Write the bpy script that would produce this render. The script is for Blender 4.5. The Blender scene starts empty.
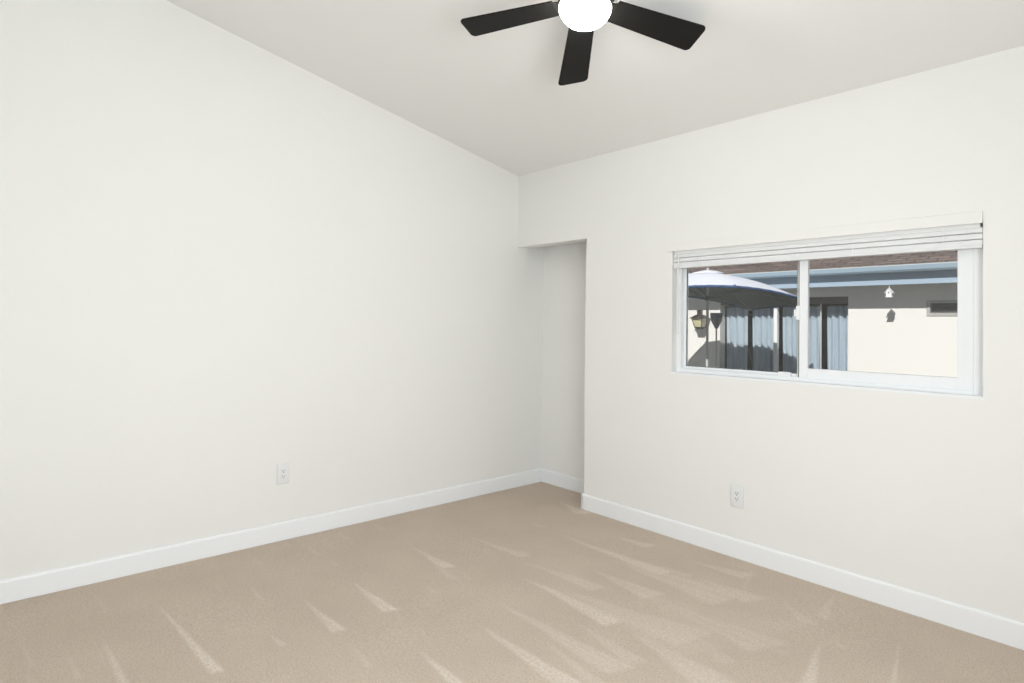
import bpy, bmesh, math, random
import numpy as np
from mathutils import Vector, Matrix

SC = bpy.context.scene
COL = SC.collection
random.seed(4)

# ------------------------------------------------------------------ camera
cam_d = bpy.data.cameras.new('camera')
cam = bpy.data.objects.new('camera', cam_d)
COL.objects.link(cam)
SC.camera = cam
FPX, YAW, PITCH, ROLL, SY = 606.34, -0.8493, 0.0159, -0.0126, 313.22
_s, _c = math.sin(YAW), math.cos(YAW)
_r, _f, _u = Vector((_c, -_s, 0)), Vector((_s, _c, 0)), Vector((0, 0, 1))
_f, _u = _f * math.cos(PITCH) + _u * math.sin(PITCH), _u * math.cos(PITCH) - _f * math.sin(PITCH)
_r, _u = _r * math.cos(ROLL) - _u * math.sin(ROLL), _r * math.sin(ROLL) + _u * math.cos(ROLL)
M = Matrix((_r, _u, -_f)).transposed().to_4x4()
M.translation = Vector((3.7628, -3.3664, 1.36))
cam.matrix_world = M
cam_d.sensor_fit = 'HORIZONTAL'
cam_d.sensor_width = 36.0
cam_d.lens = 36.0 * FPX / 1024.0
cam_d.shift_y = (SY - 341.5) / 1024.0
cam_d.clip_start = 0.02

# ------------------------------------------------------------------ world, sun, added fill lamps, exposure
world = bpy.data.worlds.new('world')
SC.world = world
world.use_nodes = True
wn = world.node_tree.nodes
wl = world.node_tree.links
wn.clear()
wo = wn.new('ShaderNodeOutputWorld')
wb = wn.new('ShaderNodeBackground')
sky = wn.new('ShaderNodeTexSky')
sky.sky_type = 'NISHITA'
sky.sun_disc = False
sky.sun_elevation = math.radians(38.4)
sky.sun_rotation = math.radians(166)
wb.inputs['Strength'].default_value = 0.042
wl.new(sky.outputs[0], wb.inputs['Color'])
wl.new(wb.outputs[0], wo.inputs['Surface'])

SUN_DIR = Vector((-0.190, 0.760, -0.622))
sd = bpy.data.lights.new('sun', 'SUN')
sd.energy = 4.6
sd.angle = math.radians(0.53)
sd.color = (1.0, 0.965, 0.91)
sun = bpy.data.objects.new('sun', sd)
COL.objects.link(sun)
sun.rotation_euler = SUN_DIR.to_track_quat('-Z', 'Y').to_euler()
sun.location = (2, -8, 9)


def area(name, loc, direction, sx, sy, power, color):
    d = bpy.data.lights.new(name, 'AREA')
    d.shape = 'RECTANGLE'
    d.size, d.size_y = sx, sy
    d.energy = power
    d.color = color
    o = bpy.data.objects.new(name, d)
    COL.objects.link(o)
    o.location = loc
    o.rotation_euler = Vector(direction).to_track_quat('-Z', 'Z').to_euler()
    return o


# added fill lamps for the room, standing in two made-up openings behind the camera
area('added_fill_back', (3.22, -4.10, 1.08), (0, 1, 0), 1.7, 2.0, 17, (0.93, 0.972, 1.0))
area('added_fill_side', (4.40, -2.75, 1.35), (-1, 0, 0), 1.9, 1.5, 112, (0.93, 0.975, 1.0))

SC.view_settings.view_transform = 'Standard'
SC.view_settings.look = 'None'
SC.view_settings.gamma = 1.0
SC.view_settings.use_curve_mapping = False
SC.view_settings.exposure = 0.0


# ------------------------------------------------------------------ materials
def new_mat(name):
    m = bpy.data.materials.new(name)
    m.use_nodes = True
    nt = m.node_tree
    b = nt.nodes['Principled BSDF']
    return m, nt, b


def plain(name, col, rough=0.5, metal=0.0, var=0.04, scale=40.0, bump=0.0, bscale=200.0, spec=0.5):
    m, nt, b = new_mat(name)
    b.inputs['Roughness'].default_value = rough
    b.inputs['Metallic'].default_value = metal
    b.inputs['Specular IOR Level'].default_value = spec
    tc = nt.nodes.new('ShaderNodeTexCoord')
    nz = nt.nodes.new('ShaderNodeTexNoise')
    nz.inputs['Scale'].default_value = scale
    nz.inputs['Detail'].default_value = 3
    nt.links.new(tc.outputs['Object'], nz.inputs['Vector'])
    mx = nt.nodes.new('ShaderNodeMix')
    mx.data_type = 'RGBA'
    mx.inputs['A'].default_value = (*[c * (1 - var) for c in col], 1)
    mx.inputs['B'].default_value = (*[min(1, c * (1 + var)) for c in col], 1)
    nt.links.new(nz.outputs['Fac'], mx.inputs['Factor'])
    nt.links.new(mx.outputs['Result'], b.inputs['Base Color'])
    if bump:
        n2 = nt.nodes.new('ShaderNodeTexNoise')
        n2.inputs['Scale'].default_value = bscale
        n2.inputs['Detail'].default_value = 2
        nt.links.new(tc.outputs['Object'], n2.inputs['Vector'])
        bp = nt.nodes.new('ShaderNodeBump')
        bp.inputs['Strength'].default_value = bump
        bp.inputs['Distance'].default_value = 0.002
        nt.links.new(n2.outputs['Fac'], bp.inputs['Height'])
        nt.links.new(bp.outputs['Normal'], b.inputs['Normal'])
    return m


def glass_mat(name, tint=(0.93, 0.97, 0.97), refl=0.06):
    m = bpy.data.materials.new(name)
    m.use_nodes = True
    nt = m.node_tree
    nt.nodes.clear()
    out = nt.nodes.new('ShaderNodeOutputMaterial')
    tr = nt.nodes.new('ShaderNodeBsdfTransparent')
    tr.inputs['Color'].default_value = (*tint, 1)
    gl = nt.nodes.new('ShaderNodeBsdfGlossy')
    gl.inputs['Roughness'].default_value = 0.0
    gl.inputs['Color'].default_value = (1, 1, 1, 1)
    mx = nt.nodes.new('ShaderNodeMixShader')
    mx.inputs['Fac'].default_value = refl
    nt.links.new(tr.outputs[0], mx.inputs[1])
    nt.links.new(gl.outputs[0], mx.inputs[2])
    nt.links.new(mx.outputs[0], out.inputs['Surface'])
    return m


def carpet_mat():
    m, nt, b = new_mat('beige_carpet')
    b.inputs['Roughness'].default_value = 1.0
    b.inputs['Specular IOR Level'].default_value = 0.1
    b.inputs['Sheen Weight'].default_value = 0.15
    b.inputs['Sheen Roughness'].default_value = 0.6
    tc = nt.nodes.new('ShaderNodeTexCoord')

    def noise(scale, detail=2.0, rough=0.5):
        n = nt.nodes.new('ShaderNodeTexNoise')
        n.inputs['Scale'].default_value = scale
        n.inputs['Detail'].default_value = detail
        n.inputs['Roughness'].default_value = rough
        nt.links.new(tc.outputs['Object'], n.inputs['Vector'])
        return n.outputs['Fac']

    def mixc(f, a, c):
        x = nt.nodes.new('ShaderNodeMix')
        x.data_type = 'RGBA'
        nt.links.new(f, x.inputs['Factor'])
        for sock, v in (('A', a), ('B', c)):
            if isinstance(v, tuple):
                x.inputs[sock].default_value = (*v, 1)
            else:
                nt.links.new(v, x.inputs[sock])
        return x.outputs['Result']

    def ramp(f, lo, hi):
        r = nt.nodes.new('ShaderNodeMapRange')
        r.inputs['From Min'].default_value = lo
        r.inputs['From Max'].default_value = hi
        nt.links.new(f, r.inputs['Value'])
        return r.outputs['Result']

    def math_(op, a, c):
        x = nt.nodes.new('ShaderNodeMath')
        x.operation = op
        for i, v in enumerate((a, c)):
            if isinstance(v, float):
                x.inputs[i].default_value = v
            else:
                nt.links.new(v, x.inputs[i])
        return x.outputs[0]
    fine = ramp(noise(170, 3, 0.7), 0.32, 0.68)
    mid = ramp(noise(75, 3), 0.3, 0.7)
    big = ramp(noise(3.0, 4), 0.35, 0.65)
    c1 = mixc(fine, CARPET_DARK, CARPET_MID)
    c2 = mixc(math_('MULTIPLY', mid, 0.35), c1, CARPET_LIGHT)
    c3 = mixc(math_('MULTIPLY', big, 0.18), c2, CARPET_DARK)
    at = nt.nodes.new('ShaderNodeAttribute')
    at.attribute_name = 'pile_lean'
    mk = math_('MULTIPLY', at.outputs['Fac'], math_('ADD', 0.25, math_('MULTIPLY', ramp(noise(70, 5, 0.75), 0.40, 0.58), 0.8)))
    c4 = mixc(mk, c3, CARPET_BRUSHED)
    nt.links.new(c4, b.inputs['Base Color'])
    bp = nt.nodes.new('ShaderNodeBump')
    bp.inputs['Strength'].default_value = 0.45
    bp.inputs['Distance'].default_value = 0.006
    nt.links.new(math_('ADD', fine, mid), bp.inputs['Height'])
    nt.links.new(bp.outputs['Normal'], b.inputs['Normal'])
    return m


def shingle_mat():
    m, nt, b = new_mat('brown_shingles')
    b.inputs['Roughness'].default_value = 0.95
    tc = nt.nodes.new('ShaderNodeTexCoord')
    br = nt.nodes.new('ShaderNodeTexBrick')
    br.inputs['Scale'].default_value = 1.0
    br.inputs['Brick Width'].default_value = 0.30
    br.inputs['Row Height'].default_value = 0.14
    br.inputs['Mortar Size'].default_value = 0.012
    br.inputs['Color1'].default_value = (0.30, 0.235, 0.21, 1)
    br.inputs['Color2'].default_value = (0.20, 0.155, 0.14, 1)
    br.inputs['Mortar'].default_value = (0.07, 0.055, 0.05, 1)
    nt.links.new(tc.outputs['Object'], br.inputs['Vector'])
    nz = nt.nodes.new('ShaderNodeTexNoise')
    nz.inputs['Scale'].default_value = 25
    nt.links.new(tc.outputs['Object'], nz.inputs['Vector'])
    mx = nt.nodes.new('ShaderNodeMix')
    mx.data_type = 'RGBA'
    mx.blend_type = 'MULTIPLY'
    mx.inputs['Factor'].default_value = 0.6
    nt.links.new(br.outputs['Color'], mx.inputs['A'])
    nt.links.new(nz.outputs['Color'], mx.inputs['B'])
    nt.links.new(mx.outputs['Result'], b.inputs['Base Color'])
    return m


def emit_mat(name, col, strength):
    m, nt, b = new_mat(name)
    b.inputs['Base Color'].default_value = (0.9, 0.9, 0.88, 1)
    b.inputs['Roughness'].default_value = 0.25
    b.inputs['Emission Color'].default_value = (*col, 1)
    b.inputs['Emission Strength'].default_value = strength
    return m


def fabric_mat(name, col, trans=0.25):
    m, nt, b = new_mat(name)
    out = nt.nodes['Material Output']
    b.inputs['Base Color'].default_value = (*col, 1)
    b.inputs['Roughness'].default_value = 0.9
    b.inputs['Specular IOR Level'].default_value = 0.1
    tc = nt.nodes.new('ShaderNodeTexCoord')
    nz = nt.nodes.new('ShaderNodeTexNoise')
    nz.inputs['Scale'].default_value = 150
    nt.links.new(tc.outputs['Object'], nz.inputs['Vector'])
    bp = nt.nodes.new('ShaderNodeBump')
    bp.inputs['Strength'].default_value = 0.15
    bp.inputs['Distance'].default_value = 0.002
    nt.links.new(nz.outputs['Fac'], bp.inputs['Height'])
    nt.links.new(bp.outputs['Normal'], b.inputs['Normal'])
    tl = nt.nodes.new('ShaderNodeBsdfTranslucent')
    tl.inputs['Color'].default_value = (*col, 1)
    mx = nt.nodes.new('ShaderNodeMixShader')
    mx.inputs['Fac'].default_value = trans
    nt.links.new(b.outputs[0], mx.inputs[1])
    nt.links.new(tl.outputs[0], mx.inputs[2])
    nt.links.new(mx.outputs[0], out.inputs['Surface'])
    return m


CARPET_DARK = (0.45, 0.355, 0.275)
CARPET_MID = (0.755, 0.622, 0.505)
CARPET_LIGHT = (0.75, 0.64, 0.52)
CARPET_BRUSHED = (0.86, 0.77, 0.68)
WALL_COL = (0.878, 0.875, 0.852)

MAT = {
    'wall': plain('white_wall_paint', WALL_COL, 0.75, var=0.008, scale=3, bump=0.25, bscale=110, spec=0.25),
    'ceiling': plain('white_ceiling_paint', (0.88, 0.875, 0.855), 0.85, var=0.008, scale=3, bump=0.2, bscale=110, spec=0.2),
    'trim': plain('white_trim_paint', (0.925, 0.94, 0.955), 0.4, var=0.006, scale=8),
    'vinyl': plain('white_vinyl', (0.905, 0.925, 0.945), 0.35, var=0.006, scale=10),
    'blind': plain('white_blind_slat', (0.82, 0.83, 0.835), 0.5, var=0.01, scale=15),
    'gasket': plain('grey_gasket', (0.09, 0.09, 0.09), 0.7),
    'plate': plain('white_plastic', (0.83, 0.84, 0.85), 0.35, var=0.004, scale=30),
    'slot': plain('dark_slot', (0.05, 0.05, 0.05), 0.8),
    'fan': plain('matt_black_fan', (0.008, 0.0073, 0.0065), 0.55, var=0.06, scale=20, spec=0.22),
    'fanmetal': plain('dark_bronze_metal', (0.035, 0.028, 0.022), 0.4, metal=0.4, var=0.05),
    'globe': emit_mat('lit_opal_glass', (0.97, 0.98, 0.97), 38.0),
    'glass': glass_mat('window_glass', (0.945, 0.95, 0.955), 0.04),
    'clearglass': glass_mat('clear_glass', (0.97, 0.97, 0.97), 0.04),
    'carpet': carpet_mat(),
    'stucco': plain('white_stucco', (0.80, 0.795, 0.76), 0.95, var=0.02, scale=12, bump=0.5, bscale=60, spec=0.1),
    'shingle': shingle_mat(),
    'gutter': plain('blue_grey_gutter', (0.28, 0.38, 0.46), 0.5, var=0.03),
    'fascia': plain('pale_blue_fascia', (0.36, 0.47, 0.58), 0.6, var=0.03),
    'dripedge': plain('pale_metal_edge', (0.62, 0.66, 0.68), 0.5, var=0.03),
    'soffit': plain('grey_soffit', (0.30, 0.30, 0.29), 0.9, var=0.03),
    'darkwood': plain('dark_brown_timber', (0.06, 0.048, 0.04), 0.7, var=0.15),
    'brownwood': plain('brown_timber', (0.12, 0.105, 0.095), 0.7, var=0.15),
    'darkin': plain('dark_interior', (0.035, 0.035, 0.035), 0.9),
    'curtain': fabric_mat('pale_blue_curtain', (0.74, 0.86, 0.95), 0.03),
    'canopy': fabric_mat('white_canopy', (0.80, 0.83, 0.90), 0.01),
    'shade_skin': fabric_mat('grey_green_shade_skin', (0.22, 0.26, 0.25), 0.0),  # shade under the umbrella put into the fabric colour
    'ribmetal': plain('dark_grey_rib', (0.14, 0.15, 0.15), 0.5, var=0.05),
    'piping': plain('blue_piping', (0.03, 0.09, 0.22), 0.8),
    'pole': plain('pale_grey_pole', (0.55, 0.56, 0.55), 0.4, var=0.03),
    'concrete': plain('grey_concrete', (0.20, 0.195, 0.185), 0.95, var=0.12, scale=6, bump=0.4, bscale=60),
    'blackmetal': plain('black_lantern_metal', (0.03, 0.03, 0.03), 0.5, var=0.1),
    'amber': plain('amber_glass', (0.62, 0.58, 0.36), 0.3, var=0.05),
    'torch': plain('blue_grey_enamel', (0.09, 0.12, 0.16), 0.5, var=0.08),
    'whitepaint': plain('white_gloss_paint', (0.85, 0.86, 0.86), 0.5, var=0.01),
    'greyframe': plain('grey_window_frame', (0.42, 0.43, 0.41), 0.5, var=0.03),
    'sun_block': plain('grey_sun_block', (0.30, 0.29, 0.28), 0.95, var=0.1),
}


# ------------------------------------------------------------------ mesh helpers
def obj(name, bm, mat, parent=None, smooth=False, recalc=True):
    if recalc:
        bmesh.ops.recalc_face_normals(bm, faces=bm.faces)
    me = bpy.data.meshes.new(name)
    bm.to_mesh(me)
    bm.free()
    me.materials.append(MAT[mat] if isinstance(mat, str) else mat)
    if smooth:
        me.polygons.foreach_set('use_smooth', [True] * len(me.polygons))
        me.set_sharp_from_angle(angle=math.radians(40))
    o = bpy.data.objects.new(name, me)
    COL.objects.link(o)
    if parent:
        o.parent = parent
    return o


def thing(name, label, cat, loc=(0, 0, 0), rot=(0, 0, 0), group=None):
    o = bpy.data.objects.new(name, None)
    o.empty_display_size = 0.05
    COL.objects.link(o)
    o.location = loc
    o.rotation_euler = rot
    return tag(o, label, cat, group)


def tag(o, label, cat, group=None):
    o['label'] = label
    o['category'] = cat
    if group:
        o['group'] = group
    return o


def structure(o, label, cat):
    o['kind'] = 'structure'
    o['label'] = label
    o['category'] = cat
    return o


def box(bm, x0, x1, y0, y1, z0, z1, bev=0.0, seg=2):
    r = bmesh.ops.create_cube(bm, size=1)
    vs = r['verts']
    for v in vs:
        v.co = Vector(((x0 + x1) / 2 + v.co.x * (x1 - x0), (y0 + y1) / 2 + v.co.y * (y1 - y0), (z0 + z1) / 2 + v.co.z * (z1 - z0)))
    if bev:
        es = list({e for v in vs for e in v.link_edges})
        bmesh.ops.bevel(bm, geom=es, offset=bev, segments=seg, affect='EDGES', profile=0.5)
    return bm


def bx(*a, **k):
    return box(bmesh.new(), *a, **k)


def prism(bm, pts, axis, a0, a1):
    """closed polygon extruded along an axis; pts are the two other coordinates in x,y,z order"""
    def mk(p, a):
        if axis == 'x':
            return Vector((a, p[0], p[1]))
        if axis == 'y':
            return Vector((p[0], a, p[1]))
        return Vector((p[0], p[1], a))
    lo = [bm.verts.new(mk(p, a0)) for p in pts]
    hi = [bm.verts.new(mk(p, a1)) for p in pts]
    bm.faces.new(lo)
    bm.faces.new(hi[::-1])
    n = len(pts)
    for i in range(n):
        bm.faces.new((lo[i], lo[(i + 1) % n], hi[(i + 1) % n], hi[i]))
    return bm


def lathe(bm, prof, seg=32, center=(0, 0, 0)):
    """prof: list of (radius, z); radius 0 makes a pole"""
    c = Vector(center)
    rings = []
    for r, z in prof:
        if r < 1e-6:
            rings.append([bm.verts.new(c + Vector((0, 0, z)))])
        else:
            rings.append([bm.verts.new(c + Vector((r * math.cos(2 * math.pi * k / seg), r * math.sin(2 * math.pi * k / seg), z))) for k in range(seg)])
    for a, b in zip(rings[:-1], rings[1:]):
        for k in range(seg):
            k2 = (k + 1) % seg
            if len(a) == 1 and len(b) == 1:
                continue
            if len(a) == 1:
                bm.faces.new((a[0], b[k], b[k2]))
            elif len(b) == 1:
                bm.faces.new((a[k], b[0], a[k2]))
            else:
                bm.faces.new((a[k], b[k], b[k2], a[k2]))
    for ring in (rings[0], rings[-1]):
        if len(ring) > 1:
            bm.faces.new(ring)
    return bm


def tube(bm, p0, p1, r, seg=10, r1=None):
    p0, p1 = Vector(p0), Vector(p1)
    d = (p1 - p0).normalized()
    a = d.orthogonal().normalized()
    b = d.cross(a)
    r1 = r if r1 is None else r1
    A = [bm.verts.new(p0 + (a * math.cos(t) + b * math.sin(t)) * r) for t in [2 * math.pi * k / seg for k in range(seg)]]
    B = [bm.verts.new(p1 + (a * math.cos(t) + b * math.sin(t)) * r1) for t in [2 * math.pi * k / seg for k in range(seg)]]
    for k in range(seg):
        bm.faces.new((A[k], A[(k + 1) % seg], B[(k + 1) % seg], B[k]))
    bm.faces.new(A[::-1])
    bm.faces.new(B)
    return bm


def frame_bm(x0, x1, z0, z1, y0, y1, wl_, wr_, wb_, wt_, axis='y', bev=0.002):
    """rectangular ring made of four bars; axis is its thickness direction"""
    bm = bmesh.new()

    def b(a0, a1, c0, c1):
        if axis == 'y':
            box(bm, a0, a1, y0, y1, c0, c1, bev)
        else:
            box(bm, y0, y1, a0, a1, c0, c1, bev)
    b(x0, x0 + wl_, z0, z1)
    b(x1 - wr_, x1, z0, z1)
    b(x0 + wl_, x1 - wr_, z0, z0 + wb_)
    b(x0 + wl_, x1 - wr_, z1 - wt_, z1)
    return bm


def holed_wall(us, zs, holes, t0, t1, axis, ztop=None):
    """solid wall on a grid of cells with rectangular holes. axis 'y': us are x, t0..t1 in y. ztop(u): height of the top row"""
    bm = bmesh.new()
    nu, nz = len(us) - 1, len(zs) - 1

    def solid(i, k):
        if i < 0 or k < 0 or i >= nu or k >= nz:
            return False
        um, zm = (us[i] + us[i + 1]) / 2, (zs[k] + zs[k + 1]) / 2
        return not any(h[0] < um < h[1] and h[2] < zm < h[3] for h in holes)
    cache = {}

    def V(i, k, t):
        key = (i, k, t)
        if key not in cache:
            z = zs[k]
            if k == nz and ztop:
                z = ztop(us[i])
            tt = (t0, t1)[t]
            cache[key] = bm.verts.new((us[i], tt, z) if axis == 'y' else (tt, us[i], z))
        return cache[key]
    for i in range(nu):
        for k in range(nz):
            if not solid(i, k):
                continue
            for t in (0, 1):
                bm.faces.new((V(i, k, t), V(i + 1, k, t), V(i + 1, k + 1, t), V(i, k + 1, t)))
            if not solid(i - 1, k):
                bm.faces.new((V(i, k, 0), V(i, k + 1, 0), V(i, k + 1, 1), V(i, k, 1)))
            if not solid(i + 1, k):
                bm.faces.new((V(i + 1, k, 0), V(i + 1, k + 1, 0), V(i + 1, k + 1, 1), V(i + 1, k, 1)))
            if not solid(i, k - 1):
                bm.faces.new((V(i, k, 0), V(i + 1, k, 0), V(i + 1, k, 1), V(i, k, 1)))
            if not solid(i, k + 1):
                bm.faces.new((V(i, k + 1, 0), V(i + 1, k + 1, 0), V(i + 1, k + 1, 1), V(i, k + 1, 1)))
    return bm


# ------------------------------------------------------------------ room shell
RX, BY = 4.30, -4.00            # right wall, back wall
HC, SL = 2.5855, 0.2013         # ceiling height at the window wall, and its rise toward the camera
HZ, OX, AD = 1.9909, 0.7586, 0.303   # alcove header, opening width, depth of the alcove
WT = 0.115                      # thickness of the window wall
BB, BT = 0.110, 0.013           # baseboard
AX = 0.90                       # alcove's hidden right end


def zc(y):
    return HC + SL * (-y) if y < 0 else HC


# left wall, running on into the alcove
b = prism(bmesh.new(), [(BY, -0.1), (AD, -0.1), (AD, HC), (0, HC), (BY, zc(BY))], 'x', -0.12, 0.0)
structure(obj('wall_left', b, 'wall'), 'long blank white wall on the left', 'wall')

# window wall
WX0, WX1, WZ0, WZ1 = 1.502, 3.120, 1.045, 1.860
b = holed_wall([0, OX, WX0, WX1, RX], [-0.1, WZ0, WZ1, HZ, HC], [(0, OX, -0.2, HZ), (WX0, WX1, WZ0, WZ1)], 0.0, WT, 'y')
es = [e for e in b.edges if all(abs(v.co.x - OX) < 1e-4 and v.co.z < HZ + 1e-4 for v in e.verts) and abs(e.verts[0].co.x - e.verts[1].co.x) < 1e-5 and abs(e.verts[0].co.y - e.verts[1].co.y) < 1e-5]
bmesh.ops.bevel(b, geom=es, offset=0.008, segments=3, affect='EDGES', profile=0.5)
structure(obj('wall_front', b, 'wall'), 'white wall holding the slider window and the alcove opening', 'wall')

# alcove behind the window wall
b = bmesh.new()
box(b, -0.12, AX + 0.1, AD, AD + 0.1, -0.1, HC)
structure(obj('wall_alcove', b, 'wall'), 'shaded white back wall of the corner alcove', 'wall')
structure(obj('wall_alcove_right', bx(AX, AX + 0.1, WT, AD, -0.1, HC), 'wall'), 'hidden right end wall of the corner alcove', 'wall')
structure(obj('ceiling_alcove', bx(0, AX, WT, AD, 2.30, 2.38), 'ceiling'), 'ceiling inside the corner alcove', 'ceiling')

# back wall and right wall, with openings made up for the fill lamps
b = holed_wall([0, 2.32, 4.12, RX], [-0.1, 2.08, zc(BY)], [(2.32, 4.12, -0.2, 2.08)], BY - 0.14, BY, 'y')
structure(obj('wall_back', b, 'wall'), 'white wall behind the camera with an added opening for fill light', 'wall')
b = holed_wall([BY, -3.75, -1.75, 0.0], [-0.1, 0.6, 2.1, HC], [(-3.75, -1.75, 0.6, 2.1)], RX, RX + 0.14, 'x', ztop=zc)
structure(obj('wall_right', b, 'wall'), 'white wall right of the camera with an added opening for fill light', 'wall')

# sloped ceiling slab
b = prism(bmesh.new(), [(WT, HC - SL * 0.0), (0, HC), (BY - 0.14, zc(BY - 0.14)), (BY - 0.14, zc(BY - 0.14) + 0.12), (AD + 0.1, HC + 0.10), (AD + 0.1, HC)], 'x', -0.12, RX + 0.14)
structure(obj('ceiling', b, 'ceiling'), 'sloped white ceiling rising toward the camera', 'ceiling')

# ------------------------------------------------------------------ carpet with vacuum marks
# each mark: narrow tip (x,y), wide end (x,y), width at wide end, strength
MARKS = [
    (0.444, -2.703, 1.271, -2.647, 0.047, 0.90),
    (0.630, -2.947, 1.166, -2.929, 0.036, 0.60),
    (0.384, -3.214, 0.767, -3.183, 0.023, 0.30),
    (0.849, -2.149, 1.275, -2.150, 0.061, 0.85),
    (0.822, -1.877, 1.259, -1.882, 0.073, 0.85),
    (1.095, -2.391, 1.238, -2.385, 0.036, 0.60),
    (0.587, -1.380, 1.017, -1.376, 0.073, 0.70),
    (1.596, -1.970, 1.959, -1.988, 0.063, 0.80),
    (0.675, -0.999, 1.169, -0.944, 0.073, 0.45),
    (1.577, -1.650, 2.214, -1.667, 0.096, 0.80),
    (1.461, -1.448, 2.269, -1.440, 0.125, 0.55),
    (1.352, -1.158, 2.010, -1.160, 0.121, 0.80),
    (1.022, -0.518, 1.843, -0.524, 0.108, 0.65),
    (1.511, -0.800, 1.966, -0.790, 0.133, 0.50),
    (1.264, -0.280, 1.539, -0.245, 0.094, 0.50),
    (2.670, -0.589, 2.781, -1.013, 0.058, 0.80),
    (2.511, -0.009, 2.592, -0.391, 0.050, 0.40),
    (2.891, -0.325, 2.991, -0.764, 0.022, 0.60),
    (1.976, -0.424, 2.312, -0.459, 0.149, 0.45),
    (1.801, -1.039, 2.392, -1.104, 0.288, 0.22),
    (1.859, -0.794, 2.496, -0.797, 0.529, 0.16),
    (0.522, -0.024, 0.852, -0.077, 0.127, 0.60),
    (1.128, -1.601, 1.231, -1.622, 0.037, 0.40),
    (0.924, -0.943, 1.146, -0.924, 0.060, 0.30),
    (0.489, -1.839, 0.597, -1.842, 0.029, 0.30),
    (0.262, -2.435, 0.533, -2.427, 0.026, 0.15),
    (0.031, -2.158, 0.332, -2.163, 0.031, 0.15),
    (0.042, -1.857, 0.397, -1.858, 0.038, 0.20),
    (-0.007, -1.598, 0.269, -1.608, 0.044, 0.20),
    (0.014, -1.349, 0.245, -1.350, 0.054, 0.20),
    (0.093, -2.921, 0.420, -2.889, 0.025, 0.15),
    (1.896, -1.512, 2.274, -1.595, 0.071, 0.35),
    (2.327, -0.998, 2.511, -1.077, 0.097, 0.25),
    (1.070, -1.354, 1.208, -1.391, 0.034, 0.25),
    (2.707, -0.545, 2.767, -0.598, 0.036, 0.30),
    (1.143, -1.831, 1.369, -1.900, 0.024, 0.20),
    (1.617, -0.470, 1.942, -0.465, 0.098, 0.30),
    (0.705, -0.534, 0.864, -0.499, 0.052, 0.30),
    (0.370, 0.223, 0.493, 0.196, 0.052, 0.35),
    (1.179, 0.117, 1.346, 0.092, 0.064, 0.30),
    (2.247, -0.503, 2.105, -0.103, 0.026, 0.30),
    (0.699, -3.232, 0.961, -3.171, 0.018, 0.25),
    (2.554, -0.827, 2.634, -0.817, 0.068, 0.25),
    (1.506, -0.605, 2.231, -0.522, 0.251, 0.45),
    (1.596, -1.111, 2.327, -0.998, 0.257, 0.40),
    (1.992, -0.810, 2.562, -0.843, 0.214, 0.40),
    (2.079, -1.162, 2.572, -1.261, 0.178, 0.45),
    (1.176, -1.006, 1.728, -0.953, 0.103, 0.40),
    (1.803, -0.245, 2.157, -0.205, 0.109, 0.50),
    (1.859, -1.283, 2.277, -1.355, 0.085, 0.40),
    (0.379, -2.294, 0.747, -2.306, 0.030, 0.30),
    (0.582, -3.081, 0.979, -3.053, 0.021, 0.30),
    (0.849, -1.403, 1.158, -1.451, 0.051, 0.30),
    (2.376, -0.349, 2.586, -0.486, 0.075, 0.35),
    (1.348, -2.166, 1.610, -2.180, 0.035, 0.30),
]


def carpet():
    st = 0.009
    xs = np.arange(0, RX + st / 2, st)
    ys = np.arange(BY, AD + st / 2, st)
    ys[-1] = AD
    xs[-1] = RX
    X, Y = np.meshgrid(xs, ys)
    rng = np.random.default_rng(2)
    lean = np.zeros_like(X)
    for (tx, ty, wx, wy, w, s) in MARKS:
        dx, dy = wx - tx, wy - ty
        L = math.hypot(dx, dy)
        if L < 1e-3:
            continue
        ux, uy = dx / L, dy / L
        t = ((X - tx) * ux + (Y - ty) * uy) / L
        q = -(X - tx) * uy + (Y - ty) * ux
        wob = 0.05 * w * np.sin(t * 4 + tx * 7) + 0.02 * w * np.sin(t * 13 + ty * 5)
        half = np.clip(0.06 + 0.94 * np.clip(t, 0, 1) ** 1.15, 0, 1) * w / 2
        side = np.clip((half - np.abs(q + wob)) / (0.35 * half + 0.006) + 0.5, 0, 1)
        end = np.clip((1 - t + 0.35 * (q + wob) / L) * L / 0.03, 0, 1) * np.clip(t * 6, 0, 1)
        nb = np.clip((np.interp(q.ravel(), np.linspace(-w, w, 25), rng.random(25)).reshape(q.shape)), 0, 1)
        streak = 0.62 + 0.62 * nb
        fade = 0.6 + 0.4 * np.clip(t, 0, 1)
        a = s * side * end * streak * fade
        lean = np.maximum(lean, a)
    n, m = X.shape
    # pile surface: a very shallow unevenness
    Z = 0.0015 * np.sin(X * 5.1 + 0.7) * np.sin(Y * 4.3) - 0.0005
    co = np.stack([X, Y, Z], -1).reshape(-1, 3)
    idx = np.arange(n * m).reshape(n, m)
    f = np.stack([idx[:-1, :-1], idx[:-1, 1:], idx[1:, 1:], idx[1:, :-1]], -1).reshape(-1, 4)
    me = bpy.data.meshes.new('floor')
    me.vertices.add(len(co))
    me.vertices.foreach_set('co', co.ravel())
    me.loops.add(f.size)
    me.loops.foreach_set('vertex_index', f.ravel())
    me.polygons.add(len(f))
    me.polygons.foreach_set('loop_start', np.arange(0, f.size, 4))
    me.polygons.foreach_set('use_smooth', np.ones(len(f), dtype=bool))
    me.update()
    at = me.attributes.new('pile_lean', 'FLOAT', 'POINT')
    at.data.foreach_set('value', lean.ravel().astype(np.float32))
    me.materials.append(MAT['carpet'])
    o = bpy.data.objects.new('floor', me)
    COL.objects.link(o)
    structure(o, 'beige cut pile carpet with pale vacuum marks', 'floor')


carpet()
structure(obj('floor_slab', bx(-0.12, RX + 0.14, BY - 0.14, AD + 0.1, -0.20, -0.03), 'concrete'), 'concrete slab under the carpet', 'floor')

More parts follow.
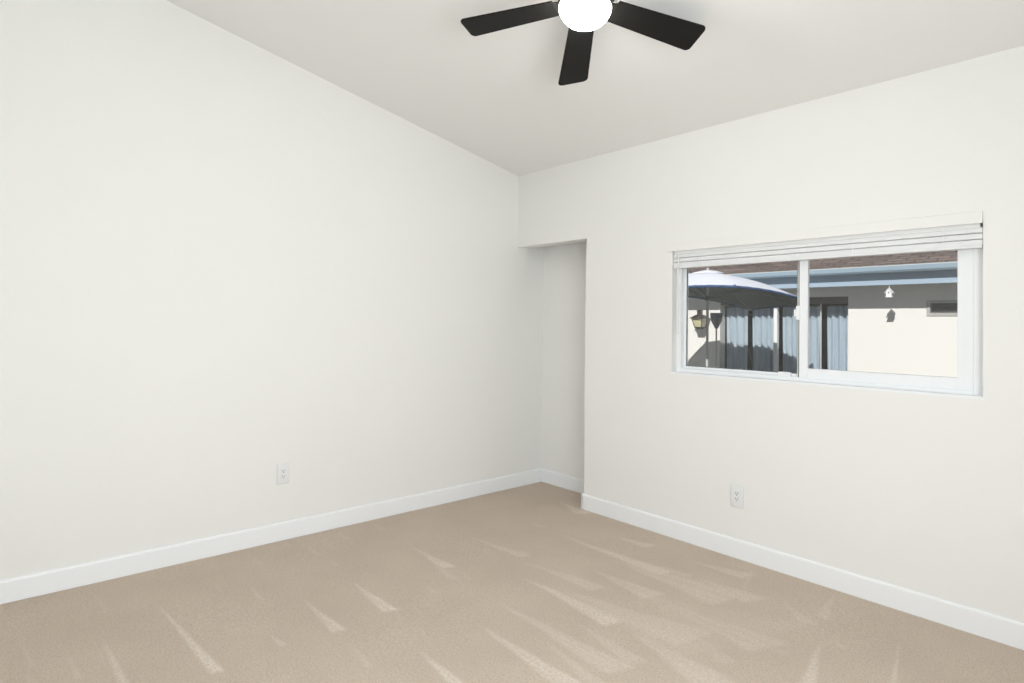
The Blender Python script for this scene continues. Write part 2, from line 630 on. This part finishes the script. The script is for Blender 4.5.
# ------------------------------------------------------------------ baseboards
BPROF = [(0, 0), (BT, 0), (BT, BB - 0.012), (BT - 0.0015, BB - 0.005), (BT - 0.005, BB - 0.001), (BT - 0.008, BB), (0, BB)]


def baseboard_along_y(x, y0, y1, sgn, name, label):
    b = bmesh.new()
    pts = [(x + sgn * p[0], p[1]) for p in BPROF]
    prism(b, pts, 'y', y0, y1)
    structure(obj(name, b, 'trim'), label, 'baseboard')


def baseboard_along_x(y, x0, x1, sgn, name, label, extra=None):
    b = bmesh.new()
    pts = [(y + sgn * p[0], p[1]) for p in BPROF]
    prism(b, pts, 'x', x0, x1)
    if extra:
        extra(b)
    structure(obj(name, b, 'trim'), label, 'baseboard')


baseboard_along_y(0.0, BY, AD, 1, 'baseboard_left', 'white baseboard along the long left wall')


def jamb(b):
    prism(b, [(OX - p[0], p[1]) for p in BPROF], 'y', -BT, WT)


baseboard_along_x(0.0, OX - 0.006, RX, -1, 'baseboard_front', 'white baseboard under the window, wrapping the alcove corner', jamb)
baseboard_along_x(AD, BT, AX, -1, 'baseboard_alcove', 'short white baseboard at the back of the alcove')
baseboard_along_y(RX, BY, 0.0, -1, 'baseboard_right', 'white baseboard along the right wall')
baseboard_along_x(BY, BT, 2.32, 1, 'baseboard_back', 'white baseboard left of the added patio door')
baseboard_along_x(BY, 4.12, RX - BT, 1, 'baseboard_back_right', 'white baseboard right of the added patio door')

# ------------------------------------------------------------------ the slider window
win = bpy.data.objects.new('window_1', None)
COL.objects.link(win)
win.location = (WX0, 0, WZ0)
structure(win, 'white vinyl slider window under a raised blind', 'window')


def winpart(name, bm, mat, parent=None, label=None, smooth=False):
    for v in bm.verts:
        v.co -= Vector((WX0, 0, WZ0))
    o = obj(name, bm, mat, parent or win, smooth)
    if label:
        o['label'] = label
    return o


# outer frame fills the recess
winpart('frame', frame_bm(WX0, WX1, WZ0, WZ1, 0.055, WT, 0.034, 0.046, 0.030, 0.030), 'vinyl')
winpart('sill', bx(WX0 - 0.004, WX1 + 0.004, -0.0006, 0.055, WZ0 - 0.0006, WZ0 + 0.012, bev=0.001), 'vinyl', label='thin white sill lip')
# fixed pane on the left, set back; slider sash on the right, in front
fx = winpart('fixed_sash', frame_bm(1.536, 2.290, 1.075, 1.830, 0.086, 0.108, 0.018, 0.026, 0.020, 0.03), 'vinyl')
winpart('pane', bx(1.553, 2.265, 0.095, 0.099, 1.094, 1.801), 'glass', fx)
winpart('gasket', frame_bm(1.5535, 2.2645, 1.0945, 1.8005, 0.0875, 0.0945, 0.0022, 0.0022, 0.0022, 0.002, bev=0), 'gasket', fx, 'thin dark glazing gasket')
ss = winpart('slider_sash', frame_bm(2.286, 3.074, 1.073, 1.830, 0.060, 0.084, 0.046, 0.062, 0.057, 0.03), 'vinyl')
winpart('pane', bx(2.331, 3.013, 0.070, 0.074, 1.1285, 1.801), 'glass', ss)
winpart('weather_strip', bx(2.2825, 2.2862, 0.0615, 0.083, 1.075, 1.828), 'gasket', ss, 'dark weather strip at the meeting stile')
b = bmesh.new()
box(b, 2.270, 2.292, 0.050, 0.0605, 1.395, 1.475, 0.005, 3)
box(b, 2.262, 2.276, 0.044, 0.056, 1.415, 1.455, 0.004, 3)
winpart('latch', b, 'vinyl', ss, 'small white sash latch', True)
winpart('stop_block', bx(2.165, 2.235, 0.066, 0.088, 1.075, 1.102, bev=0.004), 'vinyl', None, 'small white stop block in the track')
winpart('track', bx(WX0 + 0.034, 2.287, 0.0565, 0.0845, 1.073, 1.079), 'vinyl')

# ------------------------------------------------------------------ raised blind
bl = thing('window_blind', 'white horizontal slat blind raised to the top of the window', 'blind', (WX0, 0, 1.73))
BO = Vector((WX0, 0, 1.73))


def blpart(name, bm, mat='blind', label=None, smooth=False, parent=None):
    for v in bm.verts:
        v.co -= BO
    o = obj(name, bm, mat, parent or bl, smooth)
    if label:
        o['label'] = label
    return o


blpart('valance', bx(1.470, 3.119, -0.013, -0.0002, 1.8335, 1.887, bev=0.0012), 'wall', 'flat white valance board above the slats')
blpart('head_rail', bx(1.512, 3.108, 0.004, 0.052, 1.815, 1.856, bev=0.002))
zz = 1.8215
for k in range(3):
    b = bmesh.new()
    h = 0.0278
    zt = zz - k * h
    pts = [(0.001, zt - h + 0.001), (0.004, zt - h - 0.001), (0.012, zt - 0.010), (0.048, zt - 0.001), (0.047, zt + 0.002), (0.010, zt - 0.0015), (0.004, zt - 0.006)]
    prism(b, [(p_[0] + 0.007, p_[1]) for p_ in pts], 'x', 1.506, 3.1165)
    blpart('slat', b)
blpart('bottom_rail', bx(1.506, 3.1165, 0.005, 0.053, 1.724, 1.7385, bev=0.003))
for xx in (1.70, 2.58, 2.97):
    b = bmesh.new()
    tube(b, (xx, -0.0015, 1.83), (xx, -0.0015, 1.727), 0.0012, 6)
    blpart('ladder_cord', b, 'trim')
b = bmesh.new()
tube(b, (1.553, -0.008, 1.845), (1.553, -0.008, 1.30), 0.0042, 8)
blpart('tilt_wand', b, 'plate', 'thin white tilt wand', True)

# ------------------------------------------------------------------ wall outlets
def outlet(name, label, loc, rz, duplex):
    """built in the x-z plane facing -y"""
    t = thing(name, label, 'outlet', loc, (0, 0, rz), 'wall outlets')
    b = bmesh.new()
    box(b, -0.0395, 0.0395, -0.006, 0.0, -0.063, 0.063, 0.004, 3)
    obj('cover_plate', b, 'plate', t, True)
    if duplex:
        rec = [(0.0195, 0.0145), (-0.0195, 0.0145)]
        for zc_, hh in rec:
            b = bmesh.new()
            pts = []
            for k in range(20):
                a = 2 * math.pi * k / 20
                pts.append((max(-0.0165, min(0.0165, 0.0185 * math.cos(a))), zc_ + max(-hh, min(hh, 0.017 * math.sin(a)))))
            prism(b, pts, 'y', -0.0085, -0.005)
            r = obj('receptacle', b, 'plate', t)
            b = bmesh.new()
            box(b, -0.0075, -0.0052, -0.0092, -0.0083, zc_ - 0.001, zc_ + 0.0085)
            box(b, 0.0050, 0.0075, -0.0092, -0.0083, zc_, zc_ + 0.0075)
            tube(b, (0, -0.0092, zc_ - 0.0075), (0, -0.0083, zc_ - 0.0075), 0.0029, 10)
            obj('slots', b, 'slot', r)['label'] = 'dark plug slots'
        b = bmesh.new()
        tube(b, (0, -0.0072, 0), (0, -0.0055, 0), 0.003, 10)
        obj('screw', b, 'plate', t)
    else:
        r = obj('receptacle', bx(-0.0165, 0.0165, -0.0085, -0.005, -0.0335, 0.0335, bev=0.0015), 'plate', t)
        for zc_ in (0.016, -0.016):
            b = bmesh.new()
            box(b, -0.0075, -0.0052, -0.0092, -0.0083, zc_ - 0.001, zc_ + 0.0085)
            box(b, 0.0050, 0.0075, -0.0092, -0.0083, zc_, zc_ + 0.0075)
            tube(b, (0, -0.0092, zc_ - 0.0075), (0, -0.0083, zc_ - 0.0075), 0.0029, 10)
            obj('slots', b, 'slot', r)['label'] = 'dark plug slots'
        for zc_ in (0.0485, -0.0485):
            b = bmesh.new()
            tube(b, (0, -0.0068, zc_), (0, -0.0055, zc_), 0.0026, 10)
            obj('screw', b, 'plate', t)
    return t


outlet('wall_outlet', 'white wall outlet low on the blank left wall', (0.0005, -1.929, 0.4075), math.pi / 2, False)
outlet('wall_outlet', 'white wall outlet on the wall below the window', (1.960, -0.0005, 0.3595), 0, False)

# ------------------------------------------------------------------ ceiling fan
HUB = Vector((2.020, -1.434, 2.747))
fan = thing('ceiling_fan', 'black five blade ceiling fan with lit white globe', 'ceiling fan', HUB)
fan_n = Vector((0, 0.1, 1)).normalized()
fan.rotation_euler = fan_n.to_track_quat('Z', 'X').to_euler()
# local axes of the fitted frame
FE1 = Vector((1, 0, 0))
FE2 = fan_n.cross(FE1)
FM = Matrix((FE1, FE2, fan_n)).transposed()
fan.rotation_euler = FM.to_euler()

b = lathe(bmesh.new(), [(0.0, 0.150), (0.085, 0.150), (0.088, 0.10), (0.095, 0.085), (0.118, 0.075), (0.128, 0.06), (0.128, 0.026), (0.120, 0.016), (0, 0.016)], 40)
obj('motor_housing', b, 'fan', fan, True)
b = lathe(bmesh.new(), [(0, 0.016), (0.116, 0.016), (0.119, 0.010), (0.119, -0.018), (0.112, -0.026), (0, -0.026)], 40)
obj('light_ring', b, 'fanmetal', fan, True)
rg = 0.1125
prof = []
for k in range(0, 17):
    a = math.radians(2) + (math.pi / 2 - math.radians(2)) * k / 16
    prof.append((rg * math.cos(a), -0.027 - 0.089 * math.sin(a)))
prof[-1] = (0, -0.027 - 0.089)
b = lathe(bmesh.new(), [(0, -0.0265)] + prof, 48)
g = obj('globe_shade', b, 'globe', fan, True)
g['label'] = 'lit white opal globe'


def blade(theta, droop, pitch, off):
    b = bmesh.new()
    R0, R1, w0, w1 = 0.135, 0.564, 0.118, 0.155
    prof2 = []
    # outline in (radial, tangential), rounded tip corners
    def corner(cx, cy, r, a0, a1, n=6):
        return [(cx + r * math.cos(a0 + (a1 - a0) * i / n), cy + r * math.sin(a0 + (a1 - a0) * i / n)) for i in range(n + 1)]
    rc = 0.022
    prof2 += [(R0, -w0 / 2)]
    prof2 += corner(R1 - rc, -w1 / 2 + rc, rc, -math.pi / 2, 0)
    prof2 += corner(R1 - rc, w1 / 2 - rc, rc, 0, math.pi / 2)
    prof2 += [(R0, w0 / 2)]
    prism(b, [(p[0], p[1] + off) for p in prof2], 'z', -0.003, 0.003)
    es = [e for e in b.edges if abs(e.verts[0].co.z - e.verts[1].co.z) < 1e-6]
    bmesh.ops.bevel(b, geom=es, offset=0.0015, segments=2, affect='EDGES')
    u = Vector((math.cos(theta), math.sin(theta), 0))
    v = Vector((-math.sin(theta), math.cos(theta), 0))
    n = Vector((0, 0, 1))
    vv = v * math.cos(pitch) + n * math.sin(pitch)
    uu = u * math.cos(droop) - n * math.sin(droop)
    nn = uu.cross(vv)
    for q in b.verts:
        q.co = uu * q.co.x + vv * q.co.y + nn * q.co.z
    bo = obj('blade', b, 'fan', fan)
    # blade iron from the motor to the blade root
    b = bmesh.new()
    prism(b, [(0.09, -0.026), (0.15, -0.040), (0.20, -0.030), (0.215, 0.0), (0.20, 0.030), (0.15, 0.040), (0.09, 0.026)], 'z', 0.003, 0.009)
    for q in b.verts:
        q.co = uu * q.co.x + vv * (q.co.y + off) + nn * q.co.z
    obj('blade_iron', b, 'fanmetal', bo)


for th, dr, ph, off in ((208.5, 0.10, -0.05, -0.005), (66.0, 0.047, -0.264, 0.005), (137.7, 0.18, -0.274, 0.0), (280.5, 0.08, -0.2, 0.0), (-6.5, 0.07, -0.2, 0.0)):
    blade(math.radians(th), dr, ph, off)

# ------------------------------------------------------------------ unseen door and window, added to carry the fill lamps
wd = bpy.data.objects.new('added_door_1', None)
COL.objects.link(wd)
wd.location = (3.22, BY, 0)
structure(wd, 'unseen sliding glass door added behind the camera to hold a fill lamp', 'door')
for nm, bm_, mt in (('frame', frame_bm(2.322, 4.118, 0.0, 2.078, BY - 0.13, BY - 0.03, 0.05, 0.05, 0.04, 0.05), 'vinyl'),
                    ('meeting_stile', bx(3.19, 3.25, BY - 0.085, BY - 0.05, 0.04, 2.03), 'vinyl'),
                    ('pane', bx(2.37, 3.19, BY - 0.07, BY - 0.064, 0.04, 2.03), 'clearglass'),
                    ('pane', bx(3.25, 4.07, BY - 0.07, BY - 0.064, 0.04, 2.03), 'clearglass')):
    for v in bm_.verts:
        v.co -= Vector((3.22, BY, 0))
    obj(nm, bm_, mt, wd)
w2 = bpy.data.objects.new('added_window_2', None)
COL.objects.link(w2)
w2.location = (RX, -2.75, 0.6)
structure(w2, 'unseen white side window added right of the camera to hold a fill lamp', 'window')
for nm, bm_, mt in (('frame', frame_bm(-3.748, -1.752, 0.602, 2.098, RX + 0.04, RX + 0.095, 0.05, 0.05, 0.05, 0.05, axis='x'), 'vinyl'),
                    ('mullion', bx(RX + 0.05, RX + 0.085, -2.775, -2.725, 0.65, 2.05), 'vinyl'),
                    ('pane', bx(RX + 0.066, RX + 0.07, -3.70, -2.775, 0.65, 2.05), 'clearglass'),
                    ('pane', bx(RX + 0.066, RX + 0.07, -2.725, -1.80, 0.65, 2.05), 'clearglass')):
    for v in bm_.verts:
        v.co -= Vector((RX, -2.75, 0.6))
    obj(nm, bm_, mt, w2)

# ------------------------------------------------------------------ outdoors
GZ = -0.30
structure(obj('patio_ground', bx(-14, 12, AD + 0.1, 20, GZ - 0.1, GZ), 'concrete'), 'grey concrete patio between the houses', 'ground')

structure(obj('sun_block_cover', bx(-1.5, 6.8, -8.6, BY - 0.14, 3.2, 3.3), 'sun_block'), 'flat unseen cover added outside to keep the sun out of the room', 'roof')  # added out of view to stop sunbeams through the made-up door
for px_, py_ in ((-1.2, -8.4), (6.5, -8.4)):
    structure(obj('sun_block_post', bx(px_ - 0.06, px_ + 0.06, py_ - 0.06, py_ + 0.06, GZ, 3.2, bev=0.01), 'whitepaint'), 'white post holding the added sun cover', 'post')

WY = 8.0          # face of the neighbouring house
FY = 7.55         # its fascia
house = thing('house', 'white stucco neighbouring house with brown shingle roof beyond the patio', 'house', (-1.0, WY, GZ))
HO = Vector((-1.0, WY, GZ))


def hp(name, bm, mat, parent=None, label=None, smooth=False):
    for v in bm.verts:
        v.co -= HO
    o = obj(name, bm, mat, parent or house, smooth)
    if label:
        o['label'] = label
    return o


DX0, DX1, DZ = -2.724, -0.297, 1.895      # covered opening
NX0, NX1, NZ0, NZ1 = 0.868, 1.95, 1.553, 1.80   # small window
b = holed_wall([-9, DX0, DX1, NX0, NX1, 6], [GZ, NZ0, NZ1, DZ, 2.20], [(DX0, DX1, GZ - 1, DZ), (NX0, NX1, NZ0, NZ1)], WY, WY + 0.20, 'y')
hp('wall', b, 'stucco')
# porch recess behind the curtains
b = bmesh.new()
box(b, DX0 - 0.1, DX1 + 0.1, WY + 1.30, WY + 1.40, GZ, 2.2)
box(b, DX0 - 0.2, DX0 - 0.1, WY + 0.2, WY + 1.40, GZ, 2.2)
box(b, DX1 + 0.1, DX1 + 0.2, WY + 0.2, WY + 1.40, GZ, 2.2)
box(b, DX0 - 0.1, DX1 + 0.1, WY + 0.2, WY + 1.30, 2.0, 2.1)
hp('porch_recess', b, 'darkin', None, 'dark porch recess behind the curtains')
hp('header_beam', bx(DX0, DX1, WY + 0.03, WY + 0.13, 1.775, DZ), 'brownwood', None, 'brown timber header over the porch opening')
hp('porch_post', bx(-1.606, -1.536, WY - 0.02, WY + 0.06, GZ, 1.776, bev=0.004), 'whitepaint', None, 'white porch post')
b = bmesh.new()
tube(b, (-0.775, WY + 0.06, GZ), (-0.775, WY + 0.06, 1.776), 0.014, 10)
hp('slim_post', b, 'pole', None, 'slim grey porch post')
# eave: soffit, fascia, gutter, roof
hp('soffit', bx(-9, 6, FY + 0.02, WY + 0.02, 2.16, 2.20), 'soffit')
hp('fascia', bx(-9.2, 6.2, FY, FY + 0.025, 2.045, 2.335), 'fascia', None, 'pale blue fascia board')
b = bmesh.new()
prism(b, [(FY, 2.235), (FY - 0.14, 2.235), (FY - 0.16, 2.265), (FY - 0.16, 2.33), (FY - 0.15, 2.33), (FY - 0.148, 2.27), (FY - 0.135, 2.245), (FY, 2.245)], 'x', -9.2, 6.2)
hp('gutter', b, 'gutter', None, 'blue grey gutter')
tl = math.tan(math.radians(20))
b = bmesh.new()
prism(b, [(FY - 0.06, 2.335), (FY - 0.06, 2.352), (FY + 0.02, 2.352), (FY + 0.02, 2.335)], 'x', -9.3, 6.3)
hp('drip_edge', b, 'dripedge', None, 'pale metal drip edge')
# shingles: stepped courses so that their butts show
b = bmesh.new()
y, z = FY - 0.05, 2.353
c20, s20 = math.cos(math.radians(20)), math.sin(math.radians(20))
pts_top = []
nc = 34
for k in range(nc):
    ya, za = y + k * 0.14 * c20, z + k * 0.14 * s20
    pts_top += [(ya, za), (ya, za + 0.012)]
yl, zl = y + nc * 0.14 * c20, z + nc * 0.14 * s20
pts = pts_top + [(yl, zl + 0.012), (yl, zl - 0.05), (y + 0.06, z - 0.015)]
prism(b, pts, 'x', -9.3, 6.3)
# object-space brick texture needs the roof laid on its own slope: own local frame
ro = hp('roof', b, 'shingle', None, 'brown shingle roof')
b = bmesh.new()
prism(b, [(yl, zl), (yl + (yl - y), z), (yl + (yl - y), z - 0.05), (yl, zl - 0.05)], 'x', -9.3, 6.3)
hp('roof_far_slope', b, 'shingle')
# small window at the right
wf = hp('window', frame_bm(NX0, NX1, NZ0, NZ1, WY - 0.012, WY + 0.05, 0.05, 0.05, 0.045, 0.045), 'greyframe', None, 'small grey framed window')
hp('pane', bx(NX0 + 0.05, NX1 - 0.05, WY + 0.035, WY + 0.04, NZ0 + 0.045, NZ1 - 0.045), 'darkin', wf, 'dark window glass')
hp('sash_rail', bx(NX0 + 0.05, NX1 - 0.05, WY + 0.0, WY + 0.03, NZ0 + 0.045, NZ0 + 0.065), 'brownwood', wf)
# curtain rod belongs to the porch opening
b = bmesh.new()
tube(b, (DX0, WY + 0.17, 1.745), (DX1, WY + 0.17, 1.745), 0.013, 10)
hp('curtain_rod', b, 'blackmetal')


def curtain(x0, x1, label, folds, amp, seed, bottom=GZ + 0.04):
    rnd = random.Random(seed)
    t = thing('porch_curtain', label, 'curtain', ((x0 + x1) / 2, WY + 0.17, bottom), group='pale blue porch curtains')
    nx, nz_ = folds * 14, 14
    xc = (x0 + x1) / 2
    b = bmesh.new()
    phs = [rnd.uniform(-0.5, 0.5) for _ in range(folds + 2)]
    amps = [rnd.uniform(0.6, 1.25) for _ in range(folds + 2)]

    def yy(s, zf):
        f = s * folds
        i = int(f)
        fr = f - i
        a = amps[i] * (1 - fr) + amps[i + 1] * fr
        p = phs[i] * (1 - fr) + phs[i + 1] * fr
        return amp * a * (0.8 + 0.2 * (1 - zf)) * math.sin(2 * math.pi * f + p)
    H_ = 1.735 - bottom
    grid = []
    for k in range(nz_ + 1):
        zf = k / nz_
        row = []
        for i in range(nx + 1):
            s = i / nx
            row.append(b.verts.new((x0 - xc + s * (x1 - x0) + 0.006 * math.sin(zf * 5 + i), yy(min(s, 0.9999), zf), zf * H_)))
        grid.append(row)
    for k in range(nz_):
        for i in range(nx):
            b.faces.new((grid[k][i], grid[k][i + 1], grid[k + 1][i + 1], grid[k + 1][i]))
    bmesh.ops.solidify(b, geom=b.faces[:], thickness=0.004)
    o = obj('fabric', b, 'curtain', t, True)
    for i in range(folds):
        xr = x0 - xc + (i + 0.5) / folds * (x1 - x0)
        b = bmesh.new()
        segs = 14
        R_, r_ = 0.021, 0.0032
        rings = []
        for a in range(segs):
            A = 2 * math.pi * a / segs
            cc = Vector((xr, R_ * math.cos(A), 1.745 - bottom + R_ * math.sin(A)))
            rad = Vector((0, math.cos(A), math.sin(A)))
            rings.append([b.verts.new(cc + rad * r_ * math.cos(q) + Vector((1, 0, 0)) * r_ * math.sin(q)) for q in (0, math.pi / 2, math.pi, 3 * math.pi / 2)])
        for a in range(segs):
            A, B = rings[a], rings[(a + 1) % segs]
            for q in range(4):
                b.faces.new((A[q], A[(q + 1) % 4], B[(q + 1) % 4], B[q]))
        obj('ring', b, 'blackmetal', t)
    return t


curtain(-2.66, -2.22, 'pale blue curtain nearest the wall lantern, left end of the porch', 3, 0.036, 1)
curtain(-2.12, -1.64, 'pale blue curtain just left of the white porch post', 4, 0.036, 2)
curtain(-1.51, -0.83, 'pale blue curtain just right of the white porch post', 6, 0.032, 3)
curtain(-0.70, -0.33, 'pale blue curtain at the right end, beside the sunlit wall', 3, 0.040, 4)

# ------------------------------------------------------------------ patio umbrella
UC = Vector((-1.70, 5.80, GZ))
UR = 1.50
um = thing('patio_umbrella', 'open white patio umbrella with blue rim standing outside the window', 'umbrella', UC)


TIP_Z = [1.80, 1.71, 1.67, 1.93, 2.06, 1.98, 1.90, 1.93]     # the canopy hangs a little askew


def rim_z(i, f):
    return TIP_Z[i % 8] * (1 - f) + TIP_Z[(i + 1) % 8] * f - GZ


APZ = 2.235 - GZ
b = bmesh.new()
NT, NRAD, NSUB = 8, 10, 6
ringsv = []
for j in range(1, NRAD + 1):
    fr = j / NRAD
    ring = []
    for k in range(NT * NSUB):
        i, su = divmod(k, NSUB)
        a0, a1 = 2 * math.pi * i / NT, 2 * math.pi * (i + 1) / NT
        sfr = su / NSUB
        px = UR * fr * ((1 - sfr) * math.cos(a0) + sfr * math.cos(a1))
        py = UR * fr * ((1 - sfr) * math.sin(a0) + sfr * math.sin(a1))
        zr = rim_z(i, sfr)
        sag = 0.045 * (fr ** 2) * 4 * sfr * (1 - sfr)
        bow = 0.075 * math.sin(math.pi * fr)
        ring.append(b.verts.new((px, py, APZ + (zr - APZ) * fr + bow + sag * 0.6)))
    ringsv.append(ring)
ap = b.verts.new((0, 0, APZ))
n = NT * NSUB
for k in range(n):
    b.faces.new((ap, ringsv[0][k], ringsv[0][(k + 1) % n]))
for A, B in zip(ringsv[:-1], ringsv[1:]):
    for k in range(n):
        b.faces.new((A[k], B[k], B[(k + 1) % n], A[(k + 1) % n]))
rim_co = [v.co.copy() for v in ringsv[-1]]
tip_co = [rim_co[i * NSUB] for i in range(NT)]
skin_ = b.copy()  # second skin added below the canopy to carry its painted shade
bmesh.ops.recalc_face_normals(b, faces=b.faces)
bmesh.ops.solidify(b, geom=b.faces[:], thickness=0.004)
cn = obj('canopy', b, 'canopy', um, True)
for v in skin_.verts:
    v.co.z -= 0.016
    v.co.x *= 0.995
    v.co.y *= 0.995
bmesh.ops.solidify(skin_, geom=skin_.faces[:], thickness=0.003)
obj('shade_skin', skin_, 'shade_skin', um, True)['label'] = 'underside of the canopy, its shade put into a dark grey green colour'
b = bmesh.new()
for k in range(n):
    tube(b, rim_co[k] + Vector((0, 0, -0.012)), rim_co[(k + 1) % n] + Vector((0, 0, -0.016)), 0.020, 6)
obj('rim_piping', b, 'piping', cn)['label'] = 'dark blue rim piping'
b = lathe(bmesh.new(), [(0.26, APZ - 0.012), (0.255, APZ + 0.002), (0.13, APZ + 0.035), (0, APZ + 0.055)], 16)
obj('vent_cap', b, 'canopy', um)
b = lathe(bmesh.new(), [(0, APZ + 0.04), (0.018, APZ + 0.045), (0.024, APZ + 0.07), (0.012, APZ + 0.09), (0, APZ + 0.095)], 12)
obj('finial', b, 'pole', um, True)
b = bmesh.new()
tube(b, (0, 0, 0.05), (0, 0, APZ), 0.022, 14)
obj('pole', b, 'pole', um, True)
for i in range(NT):
    b = bmesh.new()
    tube(b, (0, 0, APZ - 0.03), tip_co[i] + Vector((0, 0, -0.02)), 0.009, 6)
    rb = obj('rib', b, 'ribmetal', um)
    b = bmesh.new()
    tube(b, (0, 0, APZ - 0.42), Vector((0, 0, APZ - 0.03)).lerp(tip_co[i], 0.5) + Vector((0, 0, 0.0)), 0.007, 6)
    obj('strut', b, 'ribmetal', rb)
    b = lathe(bmesh.new(), [(0, 0.02), (0.018, 0.015), (0.02, -0.02), (0, -0.03)], 8, tip_co[i])
    obj('tip_cap', b, 'piping', rb)
b = lathe(bmesh.new(), [(0, 0.0), (0.25, 0.0), (0.25, 0.045), (0.22, 0.06), (0.045, 0.075), (0.04, 0.30), (0, 0.30)], 24)
obj('base', b, 'blackmetal', um, True)
b = lathe(bmesh.new(), [(0, APZ - 0.46), (0.04, APZ - 0.46), (0.04, APZ - 0.38), (0, APZ - 0.38)], 12)
obj('runner', b, 'blackmetal', um, True)

# ------------------------------------------------------------------ wall lantern
la = thing('wall_lantern', 'dark metal wall lantern with amber glass on the white house', 'lantern', (-3.08, WY, 1.41))


def four_taper(bm, z0, w0, z1, w1, cy):
    lo = [bm.verts.new((sx * w0 / 2, cy + sy * w0 / 2, z0)) for sx, sy in ((-1, -1), (1, -1), (1, 1), (-1, 1))]
    hi = [bm.verts.new((sx * w1 / 2, cy + sy * w1 / 2, z1)) for sx, sy in ((-1, -1), (1, -1), (1, 1), (-1, 1))]
    bm.faces.new(lo[::-1])
    bm.faces.new(hi)
    for k in range(4):
        bm.faces.new((lo[k], lo[(k + 1) % 4], hi[(k + 1) % 4], hi[k]))
    return bm


LC = -0.17
obj('glass_body', four_taper(bmesh.new(), -0.085, 0.15, 0.085, 0.235, LC), 'amber', la)['label'] = 'pale amber glass'
b = bmesh.new()
for sx, sy in ((-1, -1), (1, -1), (1, 1), (-1, 1)):
    tube(b, (sx * 0.076, LC + sy * 0.076, -0.09), (sx * 0.119, LC + sy * 0.119, 0.09), 0.009, 6)
four_taper(b, -0.105, 0.16, -0.085, 0.168, LC)
four_taper(b, -0.135, 0.08, -0.105, 0.13, LC)
obj('cage', b, 'blackmetal', la)
b = bmesh.new()
four_taper(b, 0.085, 0.30, 0.105, 0.29, LC)
four_taper(b, 0.105, 0.28, 0.165, 0.12, LC)
four_taper(b, 0.165, 0.07, 0.195, 0.05, LC)
obj('cap', b, 'blackmetal', la)
b = bmesh.new()
pp = [Vector((0, LC, 0.19)), Vector((-0.02, LC + 0.02, 0.225)), Vector((-0.06, LC + 0.08, 0.235)), Vector((-0.10, -0.03, 0.20))]
for a, c in zip(pp[:-1], pp[1:]):
    tube(b, a, c, 0.014, 8)
obj('arm', b, 'blackmetal', la)
obj('back_plate', bx(-0.16, -0.04, -0.03, -0.001, 0.10, 0.27, bev=0.006), 'blackmetal', la)

# ------------------------------------------------------------------ garden torch: cup on a pole
to = thing('garden_torch', 'blue grey cup shaped garden torch on a slim pole beside the porch', 'torch', (-2.43, 7.35, GZ))
b = bmesh.new()
tube(b, (0, 0, 0), (0, 0, 1.62), 0.016, 10)
obj('pole', b, 'pole', to, True)
b = lathe(bmesh.new(), [(0, 1.60), (0.03, 1.60), (0.055, 1.66), (0.10, 1.74), (0.115, 1.84), (0.115, 1.90), (0.10, 1.90), (0.09, 1.85), (0, 1.84)], 20)
obj('cup', b, 'torch', to, True)
b = lathe(bmesh.new(), [(0, 0), (0.14, 0), (0.13, 0.03), (0.03, 0.05), (0, 0.05)], 20)
obj('foot', b, 'blackmetal', to, True)

# ------------------------------------------------------------------ hanging birdhouse ornament
bh = thing('hanging_birdhouse', 'tiny white birdhouse hanging from the eave of the neighbouring house', 'ornament', (0.470, FY + 0.012, 1.855))
bh.scale = (0.72, 0.72, 0.85)
b = prism(bmesh.new(), [(-0.055, 0.0), (0.055, 0.0), (0.055, 0.095), (0, 0.15), (-0.055, 0.095)], 'y', -0.045, 0.045)
obj('body', b, 'whitepaint', bh)
b = bmesh.new()
prism(b, [(-0.085, 0.072), (-0.082, 0.062), (0, 0.150), (0.082, 0.062), (0.085, 0.072), (0, 0.165)], 'y', -0.06, 0.06)
obj('roof', b, 'whitepaint', bh)
b = bmesh.new()
tube(b, (0, 0, 0.163), (0, 0, 0.226), 0.006, 6)
obj('cord', b, 'whitepaint', bh)
b = bmesh.new()
tube(b, (0, -0.0465, 0.075), (0, -0.044, 0.075), 0.014, 12)
obj('entrance_hole', b, 'slot', bh)
obj('floor_board', bx(-0.07, 0.07, -0.06, 0.06, -0.010, 0.0), 'whitepaint', bh)
